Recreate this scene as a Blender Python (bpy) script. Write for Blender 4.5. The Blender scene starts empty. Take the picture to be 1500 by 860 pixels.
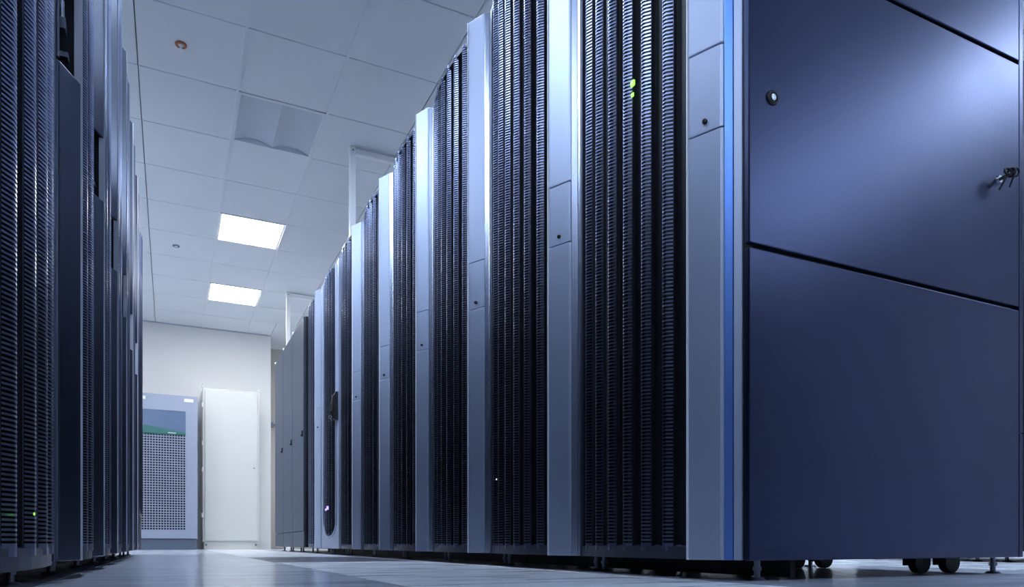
import bpy, bmesh, math, random
from math import sin, cos, pi, radians
from mathutils import Vector, Matrix
random.seed(7)
SC = bpy.context.scene
COL = SC.collection

# ------------------------------------------------------------------ camera
CAM_H = 0.0766
F_PX, YAW, HORIZON = 1045.0, 25.59, 796.4
cd = bpy.data.cameras.new('camera')
cd.sensor_fit = 'HORIZONTAL'; cd.sensor_width = 36.0
cd.lens = F_PX / 1500.0 * 36.0
cd.shift_y = (HORIZON - 430.0) / 1500.0
cd.clip_start = 0.02
cam = bpy.data.objects.new('camera', cd); COL.objects.link(cam)
cam.location = (0, 0, CAM_H)
cam.rotation_euler = (pi / 2, 0, -radians(YAW))
SC.camera = cam

# ------------------------------------------------------------------ world and exposure
w = bpy.data.worlds.new('world'); SC.world = w; w.use_nodes = True
w.node_tree.nodes['Background'].inputs[0].default_value = (0.5, 0.62, 0.9, 1)
w.node_tree.nodes['Background'].inputs[1].default_value = 0.03
SC.view_settings.view_transform = 'Standard'
SC.view_settings.look = 'None'
SC.view_settings.gamma = 1.0
SC.view_settings.use_curve_mapping = False
SC.view_settings.exposure = 2.6

# lamp strengths (the lamps themselves are the luminous ceiling panels built below)
LAMP_FAR = 4.5        # the two lit panels in view
LAMP_COOL = 8.0       # cool panels behind and beside the camera
COOL = (0.63, 0.77, 1.0)
WHITE = (0.98, 0.985, 0.97)

# ------------------------------------------------------------------ measured layout
CEIL = 3.0615
TX, TY, GX, GY = 0.582, 0.637, 0.3998, 6.9317      # ceiling grid
BACK = 10.73
XR, XL = 0.993, -0.165                              # front planes of the two rows

# ------------------------------------------------------------------ materials
def mat(name, col, rough=0.5, metal=0.0, noise=0.0, nscale=8.0, bump=0.0, bscale=200.0,
        rnoise=0.0, emit=None, estr=0.0, spec=0.5, coat=0.0, stretch=None):
    m = bpy.data.materials.new(name); m.use_nodes = True
    nt = m.node_tree; b = nt.nodes['Principled BSDF']
    b.inputs['Base Color'].default_value = (*col, 1)
    b.inputs['Roughness'].default_value = rough
    b.inputs['Metallic'].default_value = metal
    b.inputs['Specular IOR Level'].default_value = spec
    b.inputs['Coat Weight'].default_value = coat
    if emit:
        b.inputs['Emission Color'].default_value = (*emit, 1)
        b.inputs['Emission Strength'].default_value = estr
    tc = nt.nodes.new('ShaderNodeTexCoord'); vec = tc.outputs['Object']
    if stretch:
        mp = nt.nodes.new('ShaderNodeMapping'); mp.inputs['Scale'].default_value = stretch
        nt.links.new(vec, mp.inputs['Vector']); vec = mp.outputs['Vector']
    if noise or rnoise:
        n = nt.nodes.new('ShaderNodeTexNoise'); n.inputs['Scale'].default_value = nscale
        n.inputs['Detail'].default_value = 5
        nt.links.new(vec, n.inputs['Vector'])
        if noise:
            r = nt.nodes.new('ShaderNodeValToRGB')
            r.color_ramp.elements[0].position = 0.3; r.color_ramp.elements[1].position = 0.7
            r.color_ramp.elements[0].color = (*[c * (1 - noise) for c in col], 1)
            r.color_ramp.elements[1].color = (*[min(1, c * (1 + noise)) for c in col], 1)
            nt.links.new(n.outputs['Fac'], r.inputs['Fac'])
            nt.links.new(r.outputs['Color'], b.inputs['Base Color'])
        if rnoise:
            mr = nt.nodes.new('ShaderNodeMapRange')
            mr.inputs['From Min'].default_value = 0.3; mr.inputs['From Max'].default_value = 0.7
            mr.inputs['To Min'].default_value = max(0.02, rough - rnoise)
            mr.inputs['To Max'].default_value = rough + rnoise
            nt.links.new(n.outputs['Fac'], mr.inputs['Value'])
            nt.links.new(mr.outputs['Result'], b.inputs['Roughness'])
    if bump:
        n2 = nt.nodes.new('ShaderNodeTexNoise'); n2.inputs['Scale'].default_value = bscale
        n2.inputs['Detail'].default_value = 3
        nt.links.new(vec, n2.inputs['Vector'])
        bp = nt.nodes.new('ShaderNodeBump'); bp.inputs['Strength'].default_value = bump
        bp.inputs['Distance'].default_value = 0.002
        nt.links.new(n2.outputs['Fac'], bp.inputs['Height'])
        nt.links.new(bp.outputs['Normal'], b.inputs['Normal'])
    return m

M = dict(
    silver=mat('satin_silver', (0.43, 0.49, 0.64), 0.42, 0.5),
    silver_dark=mat('darkened_silver', (0.095, 0.11, 0.155), 0.36, 1.0),  # darker copy of the pillar silver; dark reflections put into the colour
    glint=mat('pale_edge_glint', (0.88, 0.90, 0.95), 0.4, 0.0),
    strip=mat('polished_strip', (0.55, 0.61, 0.76), 0.22, 1.0),
    blue=mat('blue_reflection', (0.13, 0.26, 0.66), 0.34, 0.9),  # blue reflection put into the base colour of one pillar edge
    rib=mat('dark_mesh_metal', (0.165, 0.188, 0.285), 0.30, 1.0, 0.1, 4),
    rib_lit=mat('mesh_metal_lit', (0.33, 0.37, 0.50), 0.32, 1.0, 0.1, 4),  # brighter copy of the mesh metal; light on the left row put into the colour
    rail=mat('dark_rail', (0.05, 0.055, 0.085), 0.4, 0.5, 0.1, 6),
    body=mat('black_carcass', (0.006, 0.007, 0.011), 0.6, 0.0, 0.2, 5),
    backing=mat('black_inner_mesh', (0.010, 0.011, 0.018), 0.5, 0.2, 0.3, 30),
    server=mat('server_bezel', (0.012, 0.013, 0.018), 0.45, 0.3, 0.2, 9),
    panel=mat('slate_blue_paint', (0.038, 0.048, 0.100), 0.31, 0.9, 0.06, 2.5, bump=0.12, bscale=260, rnoise=0.03),
    grey=mat('grey_door_paint', (0.068, 0.084, 0.125), 0.45, 0.2, 0.05, 3, bump=0.06),
    black=mat('black_plastic', (0.006, 0.007, 0.009), 0.55, 0.0, 0.2, 20),
    rubber=mat('black_rubber', (0.012, 0.012, 0.014), 0.7, 0.0, 0.2, 20),
    steel=mat('bright_steel', (0.6, 0.63, 0.68), 0.25, 1.0, 0.05, 12),
    darksteel=mat('dark_steel', (0.22, 0.24, 0.29), 0.4, 0.8, 0.1, 12),
    plaster=mat('white_plaster', (0.76, 0.76, 0.76), 0.85, 0, 0.015, 1.5, bump=0.08, bscale=60),
    plaster2=mat('beige_plaster', (0.62, 0.60, 0.55), 0.85, 0, 0.02, 1.5, bump=0.08, bscale=60),
    slate=mat('dark_slate_wall', (0.02, 0.025, 0.04), 0.7, 0, 0.05, 3),
    tile=mat('ceiling_tile_paint', (0.79, 0.835, 0.89), 0.75, 0, 0.02, 3, bump=0.05, bscale=300),
    tbar=mat('ceiling_grid', (0.45, 0.49, 0.56), 0.6, 0, 0.02, 3),
    frame=mat('white_frame', (0.92, 0.93, 0.95), 0.4, 0.1, 0.02, 6),
    cabwhite=mat('white_cabinet_paint', (0.62, 0.635, 0.62), 0.45, 0, 0.012, 2, bump=0.04),
    cabgrey=mat('lavender_grey_paint', (0.30, 0.345, 0.46), 0.5, 0, 0.02, 2, bump=0.04),
    cabbase=mat('dark_plinth', (0.10, 0.13, 0.19), 0.5, 0, 0.06, 4),
    display=mat('dark_blue_display', (0.10, 0.15, 0.26), 0.25, 0, 0.05, 4),
    green=mat('green_band', (0.03, 0.14, 0.13), 0.4, 0, 0.05, 6),
    label=mat('white_label', (0.85, 0.86, 0.9), 0.5, 0, 0.01, 10),
    hole=mat('hole_dark', (0.01, 0.012, 0.03), 0.8, 0, 0.1, 10),
    orange=mat('copper_ring', (0.42, 0.14, 0.06), 0.35, 0.6, 0.05, 20),
    lit=mat('lit_diffuser', (0.9, 0.9, 0.9), 0.5, emit=WHITE, estr=LAMP_FAR, noise=0.01),
    litcool=mat('cool_lit_diffuser', (0.9, 0.9, 0.9), 0.5, emit=COOL, estr=LAMP_COOL, noise=0.01),
    reflector=mat('lamp_reflector', (0.58, 0.64, 0.73), 0.45, 0.0, 0.02, 3),
    ledgreen=mat('green_led', (0.1, 0.5, 0.05), 0.4, emit=(0.22, 1.0, 0.05), estr=0.4),
    ledblue=mat('blue_led', (0.05, 0.05, 0.5), 0.4, emit=(0.18, 0.14, 1.0), estr=0.8),
    ledwhite=mat('white_led', (0.5, 0.5, 0.5), 0.4, emit=(0.8, 0.9, 1.0), estr=0.35),
    floor_sub=mat('floor_joint', (0.06, 0.07, 0.09), 0.8, 0, 0.1, 8),
    vent=mat('vent_tile_grey', (0.22, 0.25, 0.31), 0.3, 0.1, 0.1, 3),
    floor_dark=mat('blue_grey_laminate', (0.62, 0.67, 0.77), 0.18, 0, 0.10, 2.2, rnoise=0.05, stretch=(1, 4, 1)),
    floor_pale=mat('pale_laminate', (0.80, 0.84, 0.90), 0.30, 0, 0.12, 2.5, rnoise=0.08, stretch=(1, 5, 1)),
)

# ------------------------------------------------------------------ mesh builder
class MB:
    def __init__(s, sx=1): s.v = []; s.f = []; s.sm = []; s.sx = sx
    def add(s, vs, fs, smooth=False):
        o = len(s.v)
        s.v += [(p[0] * s.sx, p[1], p[2]) for p in vs]
        for f in fs:
            f = [i + o for i in f]
            if s.sx < 0: f.reverse()
            s.f.append(f); s.sm.append(smooth)
    def box(s, x0, x1, y0, y1, z0, z1):
        vs = [(x, y, z) for x in (x0, x1) for y in (y0, y1) for z in (z0, z1)]
        s.add(vs, [(0, 1, 3, 2), (4, 6, 7, 5), (0, 4, 5, 1), (2, 3, 7, 6), (0, 2, 6, 4), (1, 5, 7, 3)])
    def prism(s, poly, z0, z1, smooth=False):
        # poly counter-clockwise seen from above
        n = len(poly)
        a = sum(poly[i][0] * poly[(i + 1) % n][1] - poly[(i + 1) % n][0] * poly[i][1] for i in range(n))
        if a < 0: poly = poly[::-1]
        vs = [(x, y, z0) for x, y in poly] + [(x, y, z1) for x, y in poly]
        fs = [(i, (i + 1) % n, n + (i + 1) % n, n + i) for i in range(n)]
        s.add(vs, fs, smooth)
        s.add(vs, [tuple(range(n - 1, -1, -1)), tuple(range(n, 2 * n))])
    def tube(s, p0, p1, r0, r1=None, n=12, smooth=True):
        r1 = r0 if r1 is None else r1
        p0 = Vector(p0); p1 = Vector(p1); d = (p1 - p0).normalized()
        a = d.orthogonal().normalized(); b = d.cross(a)
        vs = [p0 + (a * cos(2 * pi * i / n) + b * sin(2 * pi * i / n)) * r0 for i in range(n)]
        vs += [p1 + (a * cos(2 * pi * i / n) + b * sin(2 * pi * i / n)) * r1 for i in range(n)]
        vs = [tuple(p) for p in vs]
        s.add(vs, [(i, (i + 1) % n, n + (i + 1) % n, n + i) for i in range(n)], smooth)
        s.add(vs, [tuple(range(n - 1, -1, -1)), tuple(range(n, 2 * n))])
    def ring(s, c, axis, R, r, n=20, m=8):
        c = Vector(c); d = Vector(axis).normalized(); a = d.orthogonal().normalized(); b = d.cross(a)
        vs = []
        for i in range(n):
            e = a * cos(2 * pi * i / n) + b * sin(2 * pi * i / n)
            for j in range(m):
                vs.append(tuple(c + e * (R + r * cos(2 * pi * j / m)) + d * (r * sin(2 * pi * j / m))))
        fs = [(i * m + j, ((i + 1) % n) * m + j, ((i + 1) % n) * m + (j + 1) % m, i * m + (j + 1) % m)
              for i in range(n) for j in range(m)]
        s.add(vs, fs, True)
    def path(s, pts, r, n=8):
        for a, b in zip(pts, pts[1:]): s.tube(a, b, r, n=n)
    def mesh(s, name, m, bevel=0.0, seg=2):
        me = bpy.data.meshes.new(name)
        me.from_pydata(s.v, [], s.f)
        me.polygons.foreach_set('use_smooth', s.sm)
        if bevel:
            bm = bmesh.new(); bm.from_mesh(me)
            bmesh.ops.remove_doubles(bm, verts=bm.verts, dist=1e-6)
            bmesh.ops.recalc_face_normals(bm, faces=bm.faces)
            ed = [e for e in bm.edges if len(e.link_faces) == 2 and e.calc_face_angle(0) > 0.6]
            bmesh.ops.bevel(bm, geom=ed, offset=bevel, segments=seg, profile=0.5, affect='EDGES')
            bm.to_mesh(me); bm.free()
        me.materials.append(M[m] if isinstance(m, str) else m)
        me.update()
        return me

def link(name, me, parent=None, loc=(0, 0, 0), rot=(0, 0, 0)):
    o = bpy.data.objects.new(name, me); COL.objects.link(o)
    o.location = loc; o.rotation_euler = rot
    if parent: o.parent = parent
    return o
def obj(name, mb, m, parent=None, bevel=0.0, loc=(0, 0, 0), rot=(0, 0, 0), seg=2):
    return link(name, mb.mesh(name, m, bevel, seg), parent, loc, rot)
def tag(o, label, cat, group=None):
    o['label'] = label; o['category'] = cat
    if group: o['group'] = group
    return o
def thing(name, label, cat, loc, group=None, rz=0):
    o = bpy.data.objects.new(name, None); COL.objects.link(o)
    o.empty_display_size = 0.05
    o.location = loc; o.rotation_euler = (0, 0, rz)
    return tag(o, label, cat, group)
def struct(o): o['kind'] = 'structure'; return o
def boxobj(name, x0, x1, y0, y1, z0, z1, m, parent=None, bevel=0.0):
    b = MB(); b.box(x0, x1, y0, y1, z0, z1); return obj(name, b, m, parent, bevel)
def copy_tree(o, parent=None):
    c = o.copy(); COL.objects.link(c); c.parent = parent
    for ch in list(o.children): copy_tree(ch, c)
    return c

# ------------------------------------------------------------------ room shell
X0, X1, Y0R = -3.2, 6.6, -5.0
struct(boxobj('wall_back', X0, 1.30, BACK, BACK + 0.9, 0, 3.4, 'plaster'))
struct(boxobj('wall_recess', 1.30, X1, BACK + 0.75, BACK + 0.9, 0, 3.4, 'plaster2'))
struct(boxobj('wall_left', X0 - 0.15, X0, Y0R, BACK + 0.9, 0, 3.4, 'plaster'))
struct(boxobj('wall_right', X1, X1 + 0.15, Y0R, BACK + 0.9, 0, 3.4, 'plaster'))
struct(boxobj('wall_front', X0, X1, Y0R - 0.15, Y0R, 0, 3.4, 'slate'))

floor = struct(boxobj('floor', X0 - 0.15, X1 + 0.15, Y0R - 0.15, BACK + 0.9, -0.2, -0.012, 'floor_sub'))
FT = 0.60
fdark = MB(); fdark.box(0.002, FT - 0.002, 0.002, FT - 0.002, -0.0115, 0)
fdark = fdark.mesh('floor_tile', 'floor_dark', 0.0008, 1)
fpale = MB(); fpale.box(0.002, FT - 0.002, 0.002, FT - 0.002, -0.0115, 0)
fpale = fpale.mesh('floor_tile', 'floor_pale', 0.0008, 1)
vent = MB()
for i in range(24):
    a = 0.03 + i * 0.0226
    vent.box(0.002, FT - 0.002, a, a + 0.0136, -0.0115, 0)
for a in (0.002, 0.19, 0.40, 0.573): vent.box(a, a + 0.025, 0.002, FT - 0.002, -0.0113, -0.0003)
ventm = vent.mesh('vent_tile', 'vent')
FX, FY = 0.385, 0.03
cx0, cx1, cy0, cy1 = -3, 6, -1, 18
for i in range(cx0, cx1):
    for j in range(cy0, cy1):
        me = fpale if i == 0 or (i >= 3 and j > 1) else fdark
        nm = 'floor_tile'
        if (i, j) in ((0, 6), (0, 5)): me = ventm; nm = 'vent_tile'
        t = link(nm, me, floor, (FX + i * FT, FY + j * FT, 0))
far_floor = MB()
fx0, fx1, fy0, fy1 = FX + cx0 * FT, FX + cx1 * FT, FY + cy0 * FT, FY + cy1 * FT
far_floor.box(X0, fx0 - .002, Y0R, BACK, -0.0115, 0); far_floor.box(fx1 + .002, X1, Y0R, BACK + .7, -0.0115, 0)
far_floor.box(fx0, fx1, Y0R, fy0 - .002, -0.0115, 0)
o = obj('floor_tile', far_floor, 'floor_dark', floor); o['kind'] = 'stuff'

ceiling = struct(boxobj('ceiling', X0 - 0.15, X1 + 0.15, Y0R - 0.15, BACK + 0.9, CEIL + 0.06, CEIL + 0.2, 'tbar'))
G = 0.003
ct = MB(); ct.box(G, TX - G, G, TY - G, 0, 0.02); ct = ct.mesh('ceiling_tile', 'tile', 0.003, 1)
bars = MB()
LAMPS = {(0, 0): 'lit', (0, 3): 'lit', (0, -3): 'off'}
for j in (-15, -12, -9, -6, -3, 0, 3): LAMPS[(7 if j < -9 else 4, j)] = 'cool'
for j in (-14, -11, -8, -5, -2, 1): LAMPS[(-3, j)] = 'cool' if j < 0 else 'lit'
LAMPS[(0, -6)] = 'cool'; LAMPS[(4, 0)] = LAMPS[(4, 3)] = 'lit'
ti0, ti1, tj0, tj1 = -6, 10, -18, 6
near_t = MB()
for i in range(ti0, ti1 + 1):
    for j in range(tj0, tj1):
        if (i, j) in LAMPS: continue
        x, y = GX + i * TX, GY + j * TY
        if y + TY > BACK + 0.02 and x < 1.3: continue
        if -1 <= i <= 4 and j >= -8:
            link('ceiling_tile', ct, ceiling, (x, y, CEIL))
        elif x < X1 - .5 and y > Y0R:
            near_t.box(x + G, x + TX - G, y + G, y + TY - G, CEIL, CEIL + 0.02)
o = obj('ceiling_tile', near_t, 'tile', ceiling); o['kind'] = 'stuff'
# narrow make-up strip of tiles against the back wall
mk = MB()
yl = GY + 5 * TY
for i in range(-4, 2):
    x = GX + i * TX
    mk.box(x + G, min(1.3, x + TX) - G, yl + G, BACK - 0.004, CEIL, CEIL + 0.02)
near_t = MB(); near_t.box(1.3 + G, GX + 2 * TX - G, yl + G, BACK + 0.74, CEIL, CEIL + 0.02)
for i in range(2, 9): near_t.box(GX + i * TX + G, GX + (i + 1) * TX - G, yl + TY + G, BACK + 0.74, CEIL, CEIL + 0.02)
obj('ceiling_tile', near_t, 'tile', ceiling)
# T-bars along the aisle, proud by a few millimetres
for i in (0, 1):
    x = GX + i * TX
    tb = MB(); tb.box(x - 0.007, x + 0.007, 2.0, BACK, CEIL - 0.010, CEIL + 0.06)
    obj('ceiling_rail', tb, 'tile', ceiling)
if abs(BACK - yl) > 0.03: obj('ceiling_tile', mk, 'tile', ceiling)
struct(boxobj('trim_back', X0, 1.30, BACK - 0.012, BACK, CEIL - 0.014, CEIL - 0.001, 'tbar'))

# ------------------------------------------------------------------ luminaires
def lamp(i, j, kind, label):
    x, y = GX + i * TX, GY + j * TY
    t = thing('ceiling_light', label, 'ceiling light', (x + TX / 2, y + TY / 2, CEIL - 0.004), 'recessed ceiling lights')
    hx, hy, e = TX / 2 - 0.003, TY / 2 - 0.003, 0.022
    b = MB()
    for s in (-1, 1):
        b.box(min(s * hx, s * (hx - e)), max(s * hx, s * (hx - e)), -hy, hy, 0, 0.06)
        b.box(-hx + e, hx - e, min(s * hy, s * (hy - e)), max(s * hy, s * (hy - e)), 0, 0.06)
    obj('light_frame', b, 'frame' if kind != 'off' else 'tile', t)
    if kind != 'off':
        d = MB(); d.box(-hx + e, hx - e, -hy + e, hy - e, 0.004, 0.016)
        obj('diffuser', d, 'lit' if kind == 'lit' else 'litcool', t)
    else:
        d = MB(); n = 14
        wx = hx - e
        for k in (-1, 1):
            # one curved trough per tube: a parabola running along Y
            for q in range(n):
                a0, a1 = q / n, (q + 1) / n
                xx0 = k * wx * a0; xx1 = k * wx * a1
                z0 = 0.006 + 0.03 * (1 - (2 * a0 - 1) ** 2); z1 = 0.006 + 0.03 * (1 - (2 * a1 - 1) ** 2)
                d.add([(xx0, -hy + e, z0), (xx1, -hy + e, z1), (xx1, hy - e, z1), (xx0, hy - e, z0)], [(0, 1, 2, 3)], True)
        obj('reflector', d, 'reflector', t)
    return t
LAB = {(0, 0): 'lit square ceiling panel light, nearer of the two bright ones',
       (0, 3): 'lit square ceiling panel light, farther of the two bright ones, closest to back wall',
       (0, -3): 'switched off recessed ceiling light with curved reflector halves',
       }
ORD = {-15: 'farthest behind the viewpoint', -12: 'behind the viewpoint', -9: 'level with the nearest rack', -6: 'over the near racks',
       -3: 'over the middle of the row', 0: 'over the far part of the row', 3: 'next to the back wall',
       -14: 'farthest behind the viewpoint', -11: 'level with the viewpoint', -8: 'above the nearest racks',
       -5: 'above the third pillar', -2: 'above the sixth pillar', 1: 'nearest the back wall'}
for (i, j) in LAMPS:
    if (i, j) not in LAB:
        LAB[(i, j)] = 'white panel light over the %s, %s' % ({0: 'central aisle', 7: 'right open floor', 4: 'right rear aisle', -3: 'left rack row'}[i], ORD[j])
for (i, j), k in LAMPS.items(): lamp(i, j, k, LAB[(i, j)])

def detector(x, y, label, ringm):
    t = thing('sprinkler_head', label, 'sprinkler', (x, y, CEIL - 0.001), 'ceiling sprinklers')
    b = MB(); b.ring((0, 0, -0.002), (0, 0, 1), 0.026, 0.008, 24, 8); obj('ring', b, ringm, t)
    c = MB(); c.tube((0, 0, 0), (0, 0, -0.012), 0.02, 0.012); c.tube((0, 0, -0.012), (0, 0, -0.03), 0.004, 0.003)
    c.tube((0, 0, -0.03), (0, 0, -0.033), 0.013); obj('nozzle', c, 'label', t)
detector(0.057, 4.70, 'small sprinkler with copper-coloured ring in the near left ceiling', 'orange')
detector(0.052, 7.90, 'small grey sprinkler in the ceiling left of the lit panels', 'darksteel')

# ------------------------------------------------------------------ server racks
def rib_mesh(name, sx, wid, z0, z1, pitch, barh, q=1.0, m='rib'):
    """one vertical flute of a perforated door: a stack of louvre bars bent round the flute"""
    h = wid / 2; fl = wid * 0.29
    k = wid / 0.0704
    # pleat in plan: a slanting slotted flank, a narrow slotted crest and a plain return
    full = [(-.0270 * k, -.0205 * k), (-.0255 * k, -.0110 * k * q), (-.0130 * k, -.0010 * k * q), (-.0115 * k, 0), (-.0035 * k, 0), (-.001 * k, -.002 * k), (.006 * k, -.0205 * k)]
    prof = full[1:6]
    b = MB(sx)
    n = int((z1 - z0) / pitch)
    sec = [(-0.0022, barh * .5), (0, barh * .42), (0, -barh * .42), (-0.0022, -barh * .5)]
    # normals of the flute in plan
    nr = []
    for k in range(len(prof)):
        a = prof[max(0, k - 1)]; c = prof[min(len(prof) - 1, k + 1)]
        t = Vector((c[0] - a[0], c[1] - a[1])).normalized(); nr.append((-t.y, t.x))
    vs = []; fs = []
    S = len(sec)
    for q in range(n):
        zc = z0 + (q + 0.5) * pitch
        o = len(vs)
        for (s_, d_), (ny, nx) in zip(prof, nr):
            for j in range(S - 1):
                for (dn, dz) in (sec[j], sec[j + 1]):
                    # local x goes into the rack, so outward is -x
                    vs.append((-(d_ + dn * nx), s_ + dn * ny, zc + dz))
        W = 2 * (S - 1)
        for k in range(len(prof) - 1):
            for j in range(S - 1):
                a = o + k * W + 2 * j
                fs.append((a, a + 1, a + W + 1, a + W))
    b.add(vs, fs, True)
    # upright webs that tie the bars at both ends of the flank
    for (s_, d_) in (full[1], full[4]):
        b.box(-d_ + 0.0006, -d_ + 0.0022, s_ - 0.0009, s_ + 0.0009, z0, z1)
    # solid end bands
    for za, zb in ((z0 - 0.012, z0 + 0.002), (z1 - 0.002, z1 + 0.010)):
        pts = [(-d_, s_) for s_, d_ in full] + [(.0235 * k, .006 * k), (.0235 * k, -.0270 * k)]
        b.prism(pts, za, zb)
    # flanks of the flute, dark colour standing in for their shade
    n0 = len(b.f)
    for (sa, da), (sb, db) in ((full[0], full[1]), (full[-2], full[-1])):
        b.add([(-da, sa, z0), (-db, sb, z0), (-db, sb, z1), (-da, sa, z1)], [(0, 1, 2, 3)])
    me = b.mesh(name, m)
    me.materials.append(M['backing'])
    for p in me.polygons[n0:]: p.material_index = 1
    return me

def make_rack(sx, H, meshw, nrib, pitch, barh, fz0, fz1, flap=True, zb=0.0423, root=None, depth=0.92, bow=0.036, xc=0.009, pm='silver'):
    """local frame: x into the rack, y along the row, origin at the pillar's proud edge"""
    t = root
    yend = meshw
    # carcass: open-fronted box
    b = MB(sx)
    ya, yb = -0.094, yend + 0.004
    b.box(depth - 0.02, depth, ya, yb, zb, H - 0.015)
    b.box(0.07, depth - 0.02, ya, ya + 0.012, zb, H - 0.015)
    b.box(0.07, depth - 0.02, yb - 0.012, yb, zb, H - 0.015)
    b.box(0.07, depth - 0.02, ya + 0.012, yb - 0.012, zb, zb + 0.03)
    b.box(0.07, depth - 0.02, ya + 0.012, yb - 0.012, H - 0.03, H - 0.015)
    obj('carcass', b, 'body', t)
    # server units inside
    me = MB(sx); me.box(0.13, 0.7, 0.0, yend - 0.03, 0, 0.22)
    me.box(0.122, 0.13, 0.01, 0.03, 0.02, 0.2); me.box(0.122, 0.13, yend - 0.06, yend - 0.04, 0.02, 0.2)
    me.box(0.124, 0.13, 0.06, yend - 0.1, 0.05, 0.08); me.box(0.124, 0.13, 0.06, yend - 0.1, 0.11, 0.17)
    me = me.mesh('server_unit', 'server')
    for k in range(7): link('server_unit', me, t, (0, 0, 0.12 + k * 0.25))
    # bowed door rails top and bottom
    def bx(y): return xc + bow * ((y - meshw / 2) / (meshw / 2)) ** 2
    for za, zc in ((zb, zb + 0.028), (H - 0.022, H - 0.004)):
        pts = [(bx(yend * k / 12) + 0.003, 0.003 + (yend - 0.006) * k / 12) for k in range(13)]
        pts += [(bx(yend * k / 12) + 0.03, 0.003 + (yend - 0.006) * k / 12) for k in range(12, -1, -1)]
        r = MB(sx); r.prism(pts, za, zc)
        obj('door_rail', r, 'rail', t)
    # flutes
    wid = (meshw - 0.03) / nrib
    rm = rib_mesh('mesh_rib', sx, wid, zb + 0.03, H - 0.014, pitch, barh, 1.0 if sx > 0 else 0.55, 'rib' if sx > 0 else 'rib_lit')
    for k in range(nrib):
        y = 0.012 + (k + 0.5) * wid
        sl = 2 * bow * (y - meshw / 2) / (meshw / 2) ** 2
        link('mesh_rib', rm, t, (sx * bx(y), y, 0), (0, 0, -sx * math.atan(sl)))
    bk = MB(sx)
    pts = [(bx(yend * k / 12) + 0.028, 0.004 + (yend - 0.02) * k / 12) for k in range(13)]
    pts += [(bx(yend * k / 12) + 0.031, 0.004 + (yend - 0.02) * k / 12) for k in range(12, -1, -1)]
    bk.prism(pts, zb + 0.03, H - 0.024); obj('mesh_backing', bk, 'backing', t)
    # door edge post on the far side of the flutes
    e = MB(sx); e.box(0.044, 0.075, yend - 0.018, yend - 0.003, zb, H - 0.006); obj('door_edge', e, 'rail', t, 0.003)
    # pillar with angled face; the middle is a hatch (or an open recess)
    A, B = (0.0, 0.0), (0.029, -0.066)
    face = [(0.05, 0.0), (0.0, 0.0), (0.029, -0.066), (0.034, -0.071), (0.05, -0.071)]
    p = MB(sx); p.prism(face, zb, fz0 - 0.002); p.prism(face, fz1 + 0.002, H)
    obj('pillar', p, pm, t, 0.0025)
    lp_ = MB(sx); lp_.box(-0.0025, 0.045, 0.0003, 0.0032, zb, H); obj('edge_glint', lp_, 'glint', t)  # pale sliver painting the light that the pillar edge catches
    c1 = MB(sx); c1.prism([(0.0345, -0.0712), (0.049, -0.0818), (0.052, -0.0818), (0.052, -0.0712)], zb, H)
    obj('edge_strip', c1, 'strip' if flap else pm, t, 0.0012)
    c2 = MB(sx); c2.prism([(0.0495, -0.0822), (0.062, -0.094), (0.066, -0.094), (0.066, -0.0822)], zb, H)
    obj('corner_strip', c2, 'strip' if flap else pm, t, 0.0012)
    rb = MB(sx); rb.prism([(0.047, -0.003), (0.043, -0.003), (0.047, -0.0705), (0.05, -0.0705)], fz0 - .003, fz1 + .003)
    rb.box(0.012, 0.05, -0.0035, -0.001, fz0 - 0.002, fz1 + 0.002)
    obj('latch_recess', rb, 'body', t)
    if flap:
        f = MB(sx)
        f.prism([(0.012, -0.0012), (0.0008, -0.0012), (0.0286, -0.0648), (0.0335, -0.0699), (0.04, -0.0699)], fz0, fz1)
        fo = obj('hatch', f, 'silver', t, 0.0015)
        kx = MB(sx)
        c = Vector((0.0155, -0.035, fz0 + 0.022)); nrm = Vector((-0.915, -0.402, 0))
        kx.tube(c, c + nrm * 0.004, 0.0055, 0.005); kx.box(0.009, 0.013, -0.0375, -0.0335, fz0 + 0.018, fz0 + 0.0225)
        obj('hatch_lock', kx, 'black', fo)
    else:
        l = MB(sx)
        zz = fz0 + 0.5 * (fz1 - fz0)
        l.box(0.022, 0.043, -0.05, -0.02, zz - 0.012, zz + 0.010)
        l.tube((0.03, -0.035, zz + 0.01), (0.03, -0.035, zz + 0.05), 0.005)
        l.box(0.018, 0.043, -0.045, -0.025, fz0 + 0.02, fz0 + 0.03)
        obj('latch', l, 'steel', t)
        l2 = MB(sx); l2.tube((0.035, -0.055, fz0 + 0.01), (0.035, -0.055, fz1 - 0.01), 0.004)
        l2.box(0.03, 0.044, -0.06, -0.03, fz1 - 0.05, fz1 - 0.03)
        obj('latch_rod', l2, 'darksteel', t)
    # levelling feet and casters
    fm = MB(); fm.tube((0, 0, 0.006), (0, 0, zb + 0.002), 0.0065); fm.tube((0, 0, 0), (0, 0, 0.006), 0.019, 0.014, 16)
    fm.tube((0, 0, 0.02), (0, 0, 0.028), 0.010, n=6, smooth=False)
    fm = fm.mesh('levelling_foot', 'darksteel')
    for x in (0.11, depth - 0.006):
        for y in (-0.086, yend - 0.03):
            link('levelling_foot', fm, t, (sx * x, y, 0))
    k_ = MB(sx); k_.box(0.2, 0.215, -0.09, yend, 0.004, zb - 0.0005); obj('gap_blocker', k_, 'body', t)  # added dark plate, blocks the light that shows under the rack
    cm = MB()
    cm.tube((0, -0.011, 0.03), (0, 0.011, 0.03), 0.03, n=18)
    cw = cm.mesh('caster', 'rubber')
    fk = MB(); fk.box(-0.04, -0.012, -0.018, -0.013, 0.02, 0.05); fk.box(-0.04, -0.012, 0.013, 0.018, 0.02, 0.05)
    fk.box(-0.045, 0.005, -0.02, 0.02, 0.046, 0.054)
    fk = fk.mesh('caster_fork', 'black')
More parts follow.
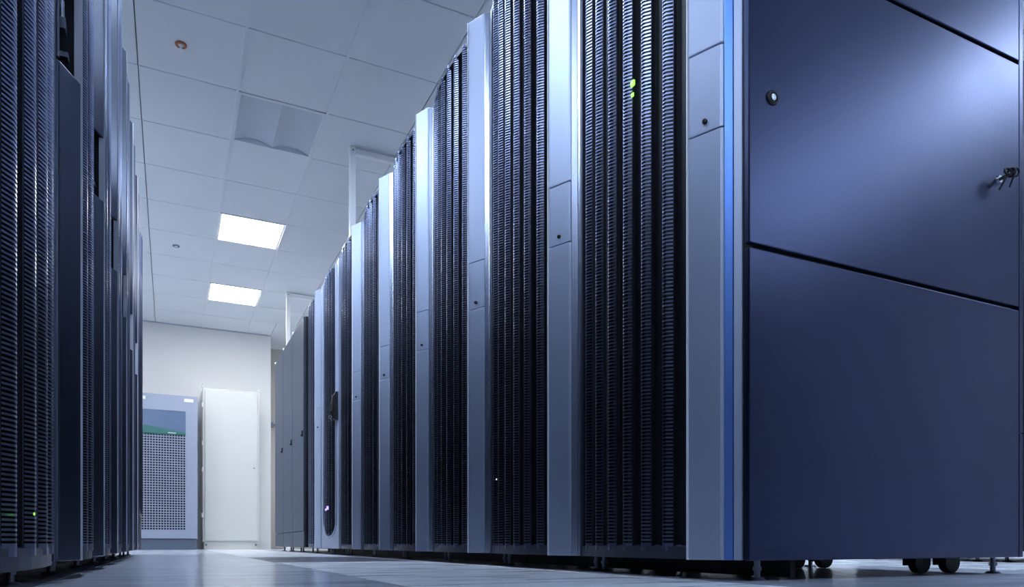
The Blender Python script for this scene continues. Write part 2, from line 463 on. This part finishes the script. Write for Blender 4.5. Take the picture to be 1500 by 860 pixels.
    for x in (depth - 0.17, depth - 0.05):
        for y in (0.0, yend - 0.12):
            c = link('caster', cw, t, (sx * x, y, 0)); link('caster_fork', fk, c)
    return t

YK = [1.2064 + 0.6203 * k for k in range(9)]
RIGHT_LABELS = {
    0: 'mesh server rack nearest on the right, blue reflection coloured onto its edge strip, slate blue side panels',
    1: 'mesh server rack second from the near end of the right row, silver pillar with hatch',
    2: 'mesh server rack third from the near end of the right row',
    3: 'mesh server rack fourth from the near end of the right row',
    4: 'mesh server rack fifth from the near end of the right row',
    5: 'mesh server rack sixth in the right row, just before the rack with black lever handle',
    7: 'narrowly seen mesh server rack in the right row between lever-handle rack and plain grey racks'}
GR = 'black mesh server racks with silver pillars in the right row'
proto = make_rack(1, 2.0, 0.523, 7, 0.0086, 0.0046, 0.937, 1.107,
                  root=thing('server_rack', RIGHT_LABELS[1], 'server rack', (XR, YK[1], 0), GR))
rack = {1: proto}
for k in (0, 2, 3, 4, 5, 7):
    c = copy_tree(proto); c.location = (XR, YK[k], 0); c['label'] = RIGHT_LABELS[k]; rack[k] = c
r0 = rack[0]
for ch in r0.children:
    if ch.name.startswith('corner_strip'):
        ch.data = ch.data.copy(); ch.data.materials[0] = M['silver']  # silver here stands in for a pale reflection on this corner
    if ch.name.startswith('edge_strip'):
        ch.data = ch.data.copy(); ch.data.materials[0] = M['blue']; ch['label'] = 'pillar edge strip coloured as a bright blue reflection'
# LEDs inside
def led(parent, x, y, z, m, s=0.006):
    b = MB(); b.box(-s * .4, s * .4, -s, s, -s, s); obj('indicator_light', b, m, parent, loc=(x, y, z))
led(r0, 0.016, 0.224, 1.19, 'ledgreen', 0.006)
led(r0, 0.018, 0.228, 1.165, 'ledgreen', 0.004)
for k, y, z in ((1, .46, .30), (2, .42, .33), (3, .40, .62), (3, .40, .55), (4, .40, .58), (2, .40, .70)):
    led(rack[k], 0.03, y - (y-.012) % 0.0704, z, 'ledwhite', 0.0022)

# side of the nearest right rack: three panels of slate blue
PY = 1.0717
py = PY - YK[0]
for (za, zc, nm) in ((0.0423, 0.6655, 'lower'), (0.6745, 1.2865, 'middle'), (1.2955, 2.0, 'top')):
    s = MB(); s.box(0.041, 0.94, py, py + 0.014, za, zc)
    pn = obj('side_panel', s, 'panel', r0, 0.0025)
    if nm == 'middle':
        lk = MB(); cx, cz = 0.1025, 0.976
        lk.ring((cx, py - 0.001, cz), (0, 1, 0), 0.0115, 0.0035); lk.tube((cx, py, cz), (cx, py - 0.002, cz), 0.0095, n=20)
        L = obj('lock', lk, 'black', pn)
        lk = MB(); lk.tube((cx, py - 0.002, cz), (cx, py - 0.0045, cz), 0.0065, n=18); lk.box(cx - 0.001, cx + 0.001, py - 0.0055, py - 0.004, cz - 0.004, cz + 0.004)
        obj('lock_barrel', lk, 'steel', pn)
        cx = 0.853
        lk = MB(); lk.tube((cx, py, cz), (cx, py - 0.006, cz), 0.010, 0.009, n=18); obj('lock', lk, 'steel', pn)
        lk = MB()
        # two keys hanging from a ring, one in the barrel
        lk.box(cx - 0.0012, cx + 0.0012, py - 0.022, py - 0.005, cz - 0.004, cz + 0.004)
        lk.ring((cx, py - 0.031, cz + 0.004), (1, 0, 0.2), 0.009, 0.003, 16, 6)
        lk.ring((cx + 0.012, py - 0.034, cz + 0.006), (0.3, 1, 0.2), 0.009, 0.003, 16, 6)
        lk.ring((cx - 0.012, py - 0.030, cz + 0.004), (0.3, 1, -0.3), 0.009, 0.0028, 16, 6)
        lk.tube((cx - 0.012, py - 0.028, cz - 0.004), (cx - 0.022, py - 0.016, cz - 0.036), 0.0035, 0.0022)
        lk.tube((cx + 0.01, py - 0.03, cz - 0.004), (cx + 0.008, py - 0.022, cz - 0.026), 0.0025, 0.002)
        obj('key_bunch', lk, 'black', pn)
# black recess between the corner strip and the panels; rear corner post
s = MB(); s.box(0.064, 0.93, py + 0.0145, -0.0945, 0.045, 1.998); obj('side_frame', s, 'body', r0)
s = MB(); s.box(0.9405, 0.958, py, py + 0.05, 0.0423, 0.355); s.box(0.9405, 0.958, py, py + 0.05, 0.358, 2.0)
obj('rear_post', s, 'panel', r0, 0.002)

# ---- rack with the rounded silver door and black lever (slot 6 of the right row)
def make_oval(sx, H, root, metal, zopen, wid=0.6):
    t = root; zb = 0.0423; d = 0.92
    ya, yb = -0.09, wid - 0.09
    o0, o1 = -0.022, 0.425
    b = MB(sx); b.box(0.07, d, ya, yb, zb, H); obj('carcass', b, 'body', t)
    # door leaf with a U-shaped opening running up to the top
    n = 14; rad = (o1 - o0) / 2; yc = (o0 + o1) / 2
    zc = zopen + 0.11
    arc = [(yc + rad * cos(a), zc + 0.11 * sin(a)) for a in [pi + pi * k / n for k in range(n + 1)]]
    dl = MB(sx)
    x0, x1 = 0.030, 0.058
    lo = [(ya, zb)] + [(ya, zc)] + arc + [(yb, zc), (yb, zb)]
    m = len(lo)
    # lower apron as strips
    def strip(ya_, yb_, za0, za1, zt0, zt1):
        vs = [(x0, ya_, za0), (x0, yb_, za1), (x0, yb_, zt1), (x0, ya_, zt0), (x1, ya_, za0), (x1, yb_, za1), (x1, yb_, zt1), (x1, ya_, zt0)]
        dl.add(vs, [(3, 2, 1, 0), (4, 5, 6, 7), (0, 1, 5, 4), (2, 3, 7, 6), (1, 2, 6, 5), (0, 4, 7, 3)])
    for (y0_, z0_), (y1_, z1_) in zip(arc, arc[1:]): strip(y0_, y1_, zb, zb, z0_, z1_)
    dl.box(x0, x1, ya, o0, zb, H); dl.box(x0, x1, o1, yb, zb, H)
    obj('door_leaf', dl, metal, t)
    rim = MB(sx)
    pts = [(x0 - 0.002, o0, H - 0.02)] + [(x0 - 0.002, y, z) for y, z in arc] + [(x0 - 0.002, o1, H - 0.02)]
    rim.path(pts, 0.007); obj('door_rim', rim, 'silver' if metal == 'silver' else 'rail', t)
    nr = 6; wr = (o1 - o0 - 0.02) / nr
    for k in range(nr):
        y = o0 + 0.01 + (k + .5) * wr
        u = (y - yc) / rad
        zlow = zc - 0.11 * math.sqrt(max(0, 1 - u * u)) + 0.02
        rm = rib_mesh('mesh_rib', sx, wr, zlow, H - 0.012, 0.0086, 0.005)
        link('mesh_rib', rm, t, (sx * (0.012 + 0.02 * u * u), y, 0), (0, 0, -sx * math.atan(0.04 * u / rad)))
    fm = MB(); fm.tube((0, 0, 0), (0, 0, 0.006), 0.019, 0.014, 16); fm.tube((0, 0, 0.006), (0, 0, 0.044), 0.0065)
    fm = fm.mesh('levelling_foot', 'darksteel')
    k_ = MB(sx); k_.box(0.2, 0.215, ya, yb, 0.004, zb - 0.0005); obj('gap_blocker', k_, 'body', t)  # plate added to keep the gap below the rack dark
    for x in (0.11, d - 0.08):
        for y in (ya + 0.05, yb - 0.05): link('levelling_foot', fm, t, (sx * x, y, 0))
    return t
ov = make_oval(1, 2.0, thing('server_rack', 'rack with rounded silver door frame and black lever handle', 'server rack', (XR, YK[6], 0)), 'silver', 0.125)
h = MB()
pts = [(0.020, -0.057, 1.10), (0.002, -0.057, 1.07), (-0.008, -0.057, 1.02), (-0.008, -0.057, 0.97), (0.008, -0.057, 0.925)]
for q in range(4): h.tube(pts[q], pts[q + 1], (0.008, .012, .015, .016)[q], (.012, .015, .016, .013)[q])
h.box(0.004, 0.03, -0.075, -0.04, 0.915, 0.965); h.box(0.0, 0.03, -0.068, -0.046, 0.965, 1.075); h.box(0.012, 0.03, -0.07, -0.045, 1.075, 1.105)
h.tube((0.03, -0.03, 0.94), (0.0, -0.03, 0.94), 0.012)
hd = obj('lever_handle', h, 'black', ov); hd['label'] = 'black lever handle'
kk = MB(); kk.tube((0.0, -0.03, 0.94), (-0.006, -0.03, 0.94), 0.008); kk.ring((-0.014, -0.022, 0.938), (0, 1, 0), 0.008, 0.002, 14, 6)
kk.tube((-0.008, -0.016, 0.935), (-0.01, -0.008, 0.915), 0.003); obj('key', kk, 'steel', hd)
led(ov, 0.012, 0.2, 0.33, 'ledblue', 0.012); led(ov, 0.012, 0.26, 0.32, 'ledblue', 0.008)

# ---- left row: mirrored racks, a little taller and narrower; their hatches are open
LH = 2.125
LY = [1.70 + 0.558 * k for k in range(6)]
GL = 'black mesh server racks with open latch recesses in the left row'
LEFT_LABELS = ['mesh rack second from the near end of the left row, with open latch recess',
               'mesh rack third from the near end of the left row, with open latch recess',
               'mesh rack fourth from the near end of the left row, with open latch recess',
               'mesh rack fifth from the near end of the left row, with bright pillar top',
               'mesh rack sixth from the near end of the left row, with bright pillar top',
               'mesh rack seventh in the left row, just before the dark rounded door']
lp = make_rack(-1, LH, 0.461, 7, 0.0060, 0.0033, 1.02, 1.19, flap=False, xc=-0.001, bow=0.042, pm='silver_dark',
               root=thing('server_rack', LEFT_LABELS[0], 'server rack', (XL, LY[0], 0), GL))
lefts = [lp]
for k in range(1, 6):
    c = copy_tree(lp); c.location = (XL, LY[k], 0); c['label'] = LEFT_LABELS[k]; lefts.append(c)
nl = make_rack(-1, LH, 0.79, 8, 0.0060, 0.0033, 1.02, 1.19, flap=False, bow=0.05, pm='silver_dark',
               root=thing('server_rack', 'wide black mesh rack filling the left edge, nearest in the left row', 'server rack', (XL + 0.012, 0.805, 0), GL))
ex = copy_tree(nl); ex.location = (XL + 0.012, 0.805 - 0.91, 0)
ex['label'] = 'wide black mesh rack beyond the left edge, next to the nearest left rack'
led(nl, 0.002, 0.24, 0.113, 'ledgreen', 0.0015)
make_oval(-1, 2.09, thing('server_rack', 'dark rack with rounded door at the far end of the left row', 'server rack', (XL + 0.012, LY[5] + 0.60, 0)), 'black', 0.26)

# ---- plain racks: three grey ones at the end of the right row, dark ones in the next row
def make_plain(root, W, H, D, m, sx=1, zb=0.045):
    t = root
    b = MB(sx); b.box(0.022, D, 0.001, W - 0.001, zb, H); obj('carcass', b, 'body', t, 0.004)
    d = MB(sx); d.box(0.0, 0.021, 0.004, W - 0.004, zb + 0.14, H - 0.002); obj('door', d, m, t, 0.003)
    k = MB(sx); k.box(0.004, 0.021, 0.004, W - 0.004, zb, zb + 0.135); obj('kick_panel', k, m, t, 0.003)
    hd = MB(sx); hd.box(-0.010, 0.0, 0.03, 0.048, 0.985, 1.035); hd.tube((-0.010, 0.039, 0.995), (-0.018, 0.039, 0.995), 0.007)
    obj('handle', hd, 'black', t, 0.002)
    fm = MB(); fm.tube((0, 0, 0), (0, 0, 0.006), 0.024, 0.016, 16); fm.tube((0, 0, 0.006), (0, 0, zb + .003), 0.0075)
    fm = fm.mesh('levelling_foot', 'darksteel')
    for x in (0.09, D - 0.09):
        for y in (0.06, W - 0.06): link('levelling_foot', fm, t, (sx * x, y, 0))
    return t
GP = 'plain grey racks closing the right row'
PL = ['plain grey door rack nearest of the three, black side showing beside mesh rack',
      'plain grey door rack in the middle of the three beyond the mesh racks',
      'plain grey door rack farthest down the right row, beside the pale wall']
p0 = make_plain(thing('plain_rack', PL[0], 'server rack', (1.013, 6.19, 0), GP), 0.604, 2.0, 0.9, 'grey')
for y in (0.03,):
    cl = MB(); cl.box(0.004, 0.05, 0.565, 0.597, 2.0, 2.012); cl.tube((0.01, 0.58, 2.006), (-0.004, 0.58, 2.0), 0.012)
    obj('top_clip', cl, 'label', p0)
for k in (1, 2):
    c = copy_tree(p0); c.location = (1.013, 6.19 + 0.6045 * k, 0); c['label'] = PL[k]
p1 = make_plain(thing('plain_rack', 'dark rack behind the nearest right rack, seen as a sliver at the right edge', 'server rack', (3.06, 1.25, 0), 'dark racks in the next row'), 0.604, 2.0, 0.9, 'rail')
for k, lb in ((1, 'dark rack of the next row, hidden behind the nearest right rack'), (-1, 'dark rack of the next row, outside the right edge beside the sliver rack')):
    c = copy_tree(p1); c.location = (3.06, 1.25 + 0.6045 * k, 0); c['label'] = lb

# ------------------------------------------------------------------ white hanging frames above the right row
def hanger(x, y, zlow, label):
    t = thing('hanging_frame', label, 'frame', (x, y, zlow), 'white frames hung above the right row')
    top = CEIL - zlow - 0.001
    b = MB(); b.box(-0.022, 0.022, -0.022, 0.022, 0, top); obj('upright', b, 'frame', t, 0.003)
    b = MB(); b.box(0.0225, 1.1, -0.02, 0.02, top - 0.055, top - 0.012); obj('cross_rail', b, 'frame', t, 0.003)
    b = MB(); b.box(1.1005, 1.145, -0.022, 0.022, min(top - .3, 0.6 if zlow else 2.6), top); obj('upright', b, 'frame', t, 0.003)
    b = MB(); b.tube((0, -0.0225, top - 0.033), (0, -0.027, top - 0.033), 0.006); obj('bolt', b, 'darksteel', t)
    b = MB(); b.box(-0.04, 0.04, -0.04, 0.04, 0, 0.006); obj('foot_plate', b, 'frame', t)
hanger(1.235, 5.36, 2.0005, 'white upright and cross rail above the middle of the right row')
hanger(1.262, 8.79, 0.0, 'white upright and cross rail behind the plain grey racks')

# ------------------------------------------------------------------ cabinets against the back wall
wc = thing('wall_cabinet', 'tall white metal cabinet against the back wall', 'cabinet', (0.735, 10.2, 0))
b = MB(); b.box(-0.352, 0.352, 0.022, 0.5, 0.10, 2.13); obj('carcass', b, 'cabwhite', wc, 0.004)
b = MB(); b.box(-0.325, 0.325, 0, 0.021, 0.115, 2.10); obj('door', b, 'cabwhite', wc, 0.004)
b = MB(); b.box(-0.335, 0.335, 0.03, 0.48, 0, 0.0995); obj('plinth', b, 'cabwhite', wc, 0.003)
for x in (-0.31, 0.31):
    b = MB(); b.tube((x, 0.03, 0.06), (x, 0.02, 0.06), 0.014); obj('bolt', b, 'darksteel', wc)
for x in (-0.345, 0.345):
    b = MB(); b.box(x - 0.02, x + 0.02, 0.02, 0.06, 2.13, 2.165); b.tube((x, 0.04, 2.165), (x, 0.04, 2.18), 0.012); obj('lifting_lug', b, 'cabwhite', wc, 0.002)
b = MB(); b.box(0.275, 0.30, -0.012, 0, 1.09, 1.17); b.tube((0.2875, -0.012, 1.11), (0.2875, -0.02, 1.11), 0.011); obj('handle', b, 'cabwhite', wc, 0.002)
b = MB()
b.box(0.278, 0.297, -0.013, -0.0121, 1.085, 1.10); obj('lock', b, 'darksteel', wc)
for z in (0.45, 1.05, 1.40, 1.9):
    b = MB(); b.tube((-0.356, 0.012, z - 0.03), (-0.356, 0.012, z + 0.03), 0.012); obj('hinge', b, 'cabwhite', wc)

gc = thing('power_cabinet', 'grey cabinet with perforated door, dark display and green band', 'cabinet', (-0.1, 9.8, 0))
GW0, GW1 = -0.42, 0.408
b = MB(); b.box(GW0, GW1, 0.03, 0.6, 0.135, 1.925); obj('carcass', b, 'cabgrey', gc, 0.006)
b = MB(); b.box(GW0 + 0.01, GW1 - 0.01, 0.02, 0.58, 0, 0.1345); obj('plinth', b, 'cabbase', gc, 0.003)
# door: solid rails and stiles round a punched field and a display
pu0, pu1, pz0, pz1 = -0.222, 0.272, 0.245, 1.435   # punched field
dz1 = 1.725
b = MB()
b.box(GW0, pu0, 0, 0.029, 0.14, 1.92); b.box(pu1, GW1, 0, 0.029, 0.14, 1.92)
b.box(pu0, pu1, 0, 0.029, 0.14, pz0); b.box(pu0, pu1, 0, 0.029, dz1, 1.92)
obj('door', b, 'cabgrey', gc)
NC, NR = 16, 38
b = MB(); px, pz = (pu1 - pu0) / NC, (pz1 - pz0) / NR
hx, hz = px * 0.36, pz * 0.34
for i in range(NC):
    for j in range(NR):
        cx, cz = pu0 + (i + .5) * px, pz0 + (j + .5) * pz
        vs = []
        for (ax, az) in ((-px / 2, -pz / 2), (px / 2, -pz / 2), (px / 2, pz / 2), (-px / 2, pz / 2)): vs.append((cx + ax, 0.004, cz + az))
        for yy in (0.004, 0.014):
            for (ax, az) in ((-hx, -hz), (hx, -hz), (hx, hz), (-hx, hz)): vs.append((cx + ax, yy, cz + az))
        fs = [(k, (k + 1) % 4, 4 + (k + 1) % 4, 4 + k) for k in range(4)] + [(4 + k, 4 + (k + 1) % 4, 8 + (k + 1) % 4, 8 + k) for k in range(4)]
        b.add(vs, fs)
obj('perforated_panel', b, 'cabgrey', gc)
b = MB(); b.box(pu0, pu1, 0.018, 0.0295, pz0, pz1); obj('filter_backing', b, 'hole', gc)
b = MB(); b.box(pu0, pu1, 0.006, 0.0295, pz1, dz1); dp = obj('display_panel', b, 'display', gc)
# curved green band under the display
b = MB(); n = 12
for k in range(n):
    a, c = k / n, (k + 1) / n
    ya, yc_ = pu0 + (pu1 - pu0) * a, pu0 + (pu1 - pu0) * c
    ta, tc_ = 0.10 - 0.075 * a ** 1.2, 0.10 - 0.075 * c ** 1.2
    b.add([(ya, 0.004, pz1 - 0.012), (yc_, 0.004, pz1 - 0.012), (yc_, 0.004, pz1 + max(.035, tc_)), (ya, 0.004, pz1 + max(.035, ta)),
           (ya, 0.006, pz1 - 0.012), (yc_, 0.006, pz1 - 0.012), (yc_, 0.006, pz1 + max(.035, tc_)), (ya, 0.006, pz1 + max(.035, ta))],
          [(0, 1, 2, 3), (7, 6, 5, 4), (0, 4, 5, 1), (3, 2, 6, 7), (1, 5, 6, 2), (0, 3, 7, 4)])
obj('green_band', b, 'green', gc)
b = MB()
for k in range(7): b.box(0.075 + k * 0.013, 0.084 + k * 0.013, 0.0025, 0.0038, pz1 + 0.008, pz1 + 0.02)
obj('lettering', b, 'label', dp)
for x in (-0.235, 0.30):
    b = MB(); b.box(x - 0.045, x + 0.06, -0.0022, -0.0002, 1.845, 1.885); obj('label_plate', b, 'label', gc)

# small bracket on the recess wall beyond the corner
wb = MB(); wb.box(-0.04, 0.0, -0.06, 0, 0.0, 0.07); wb.tube((0.0, -0.03, 0.03), (0.05, -0.03, 0.03), 0.018); wb.box(-0.05, -0.04, -0.08, 0.02, -0.02, 0.09)
o = obj('wall_bracket', wb, 'darksteel', None, 0.003, loc=(1.42, BACK + 0.73, 1.86))
tag(o, 'small dark bracket on the wall beside the plain grey racks', 'bracket')
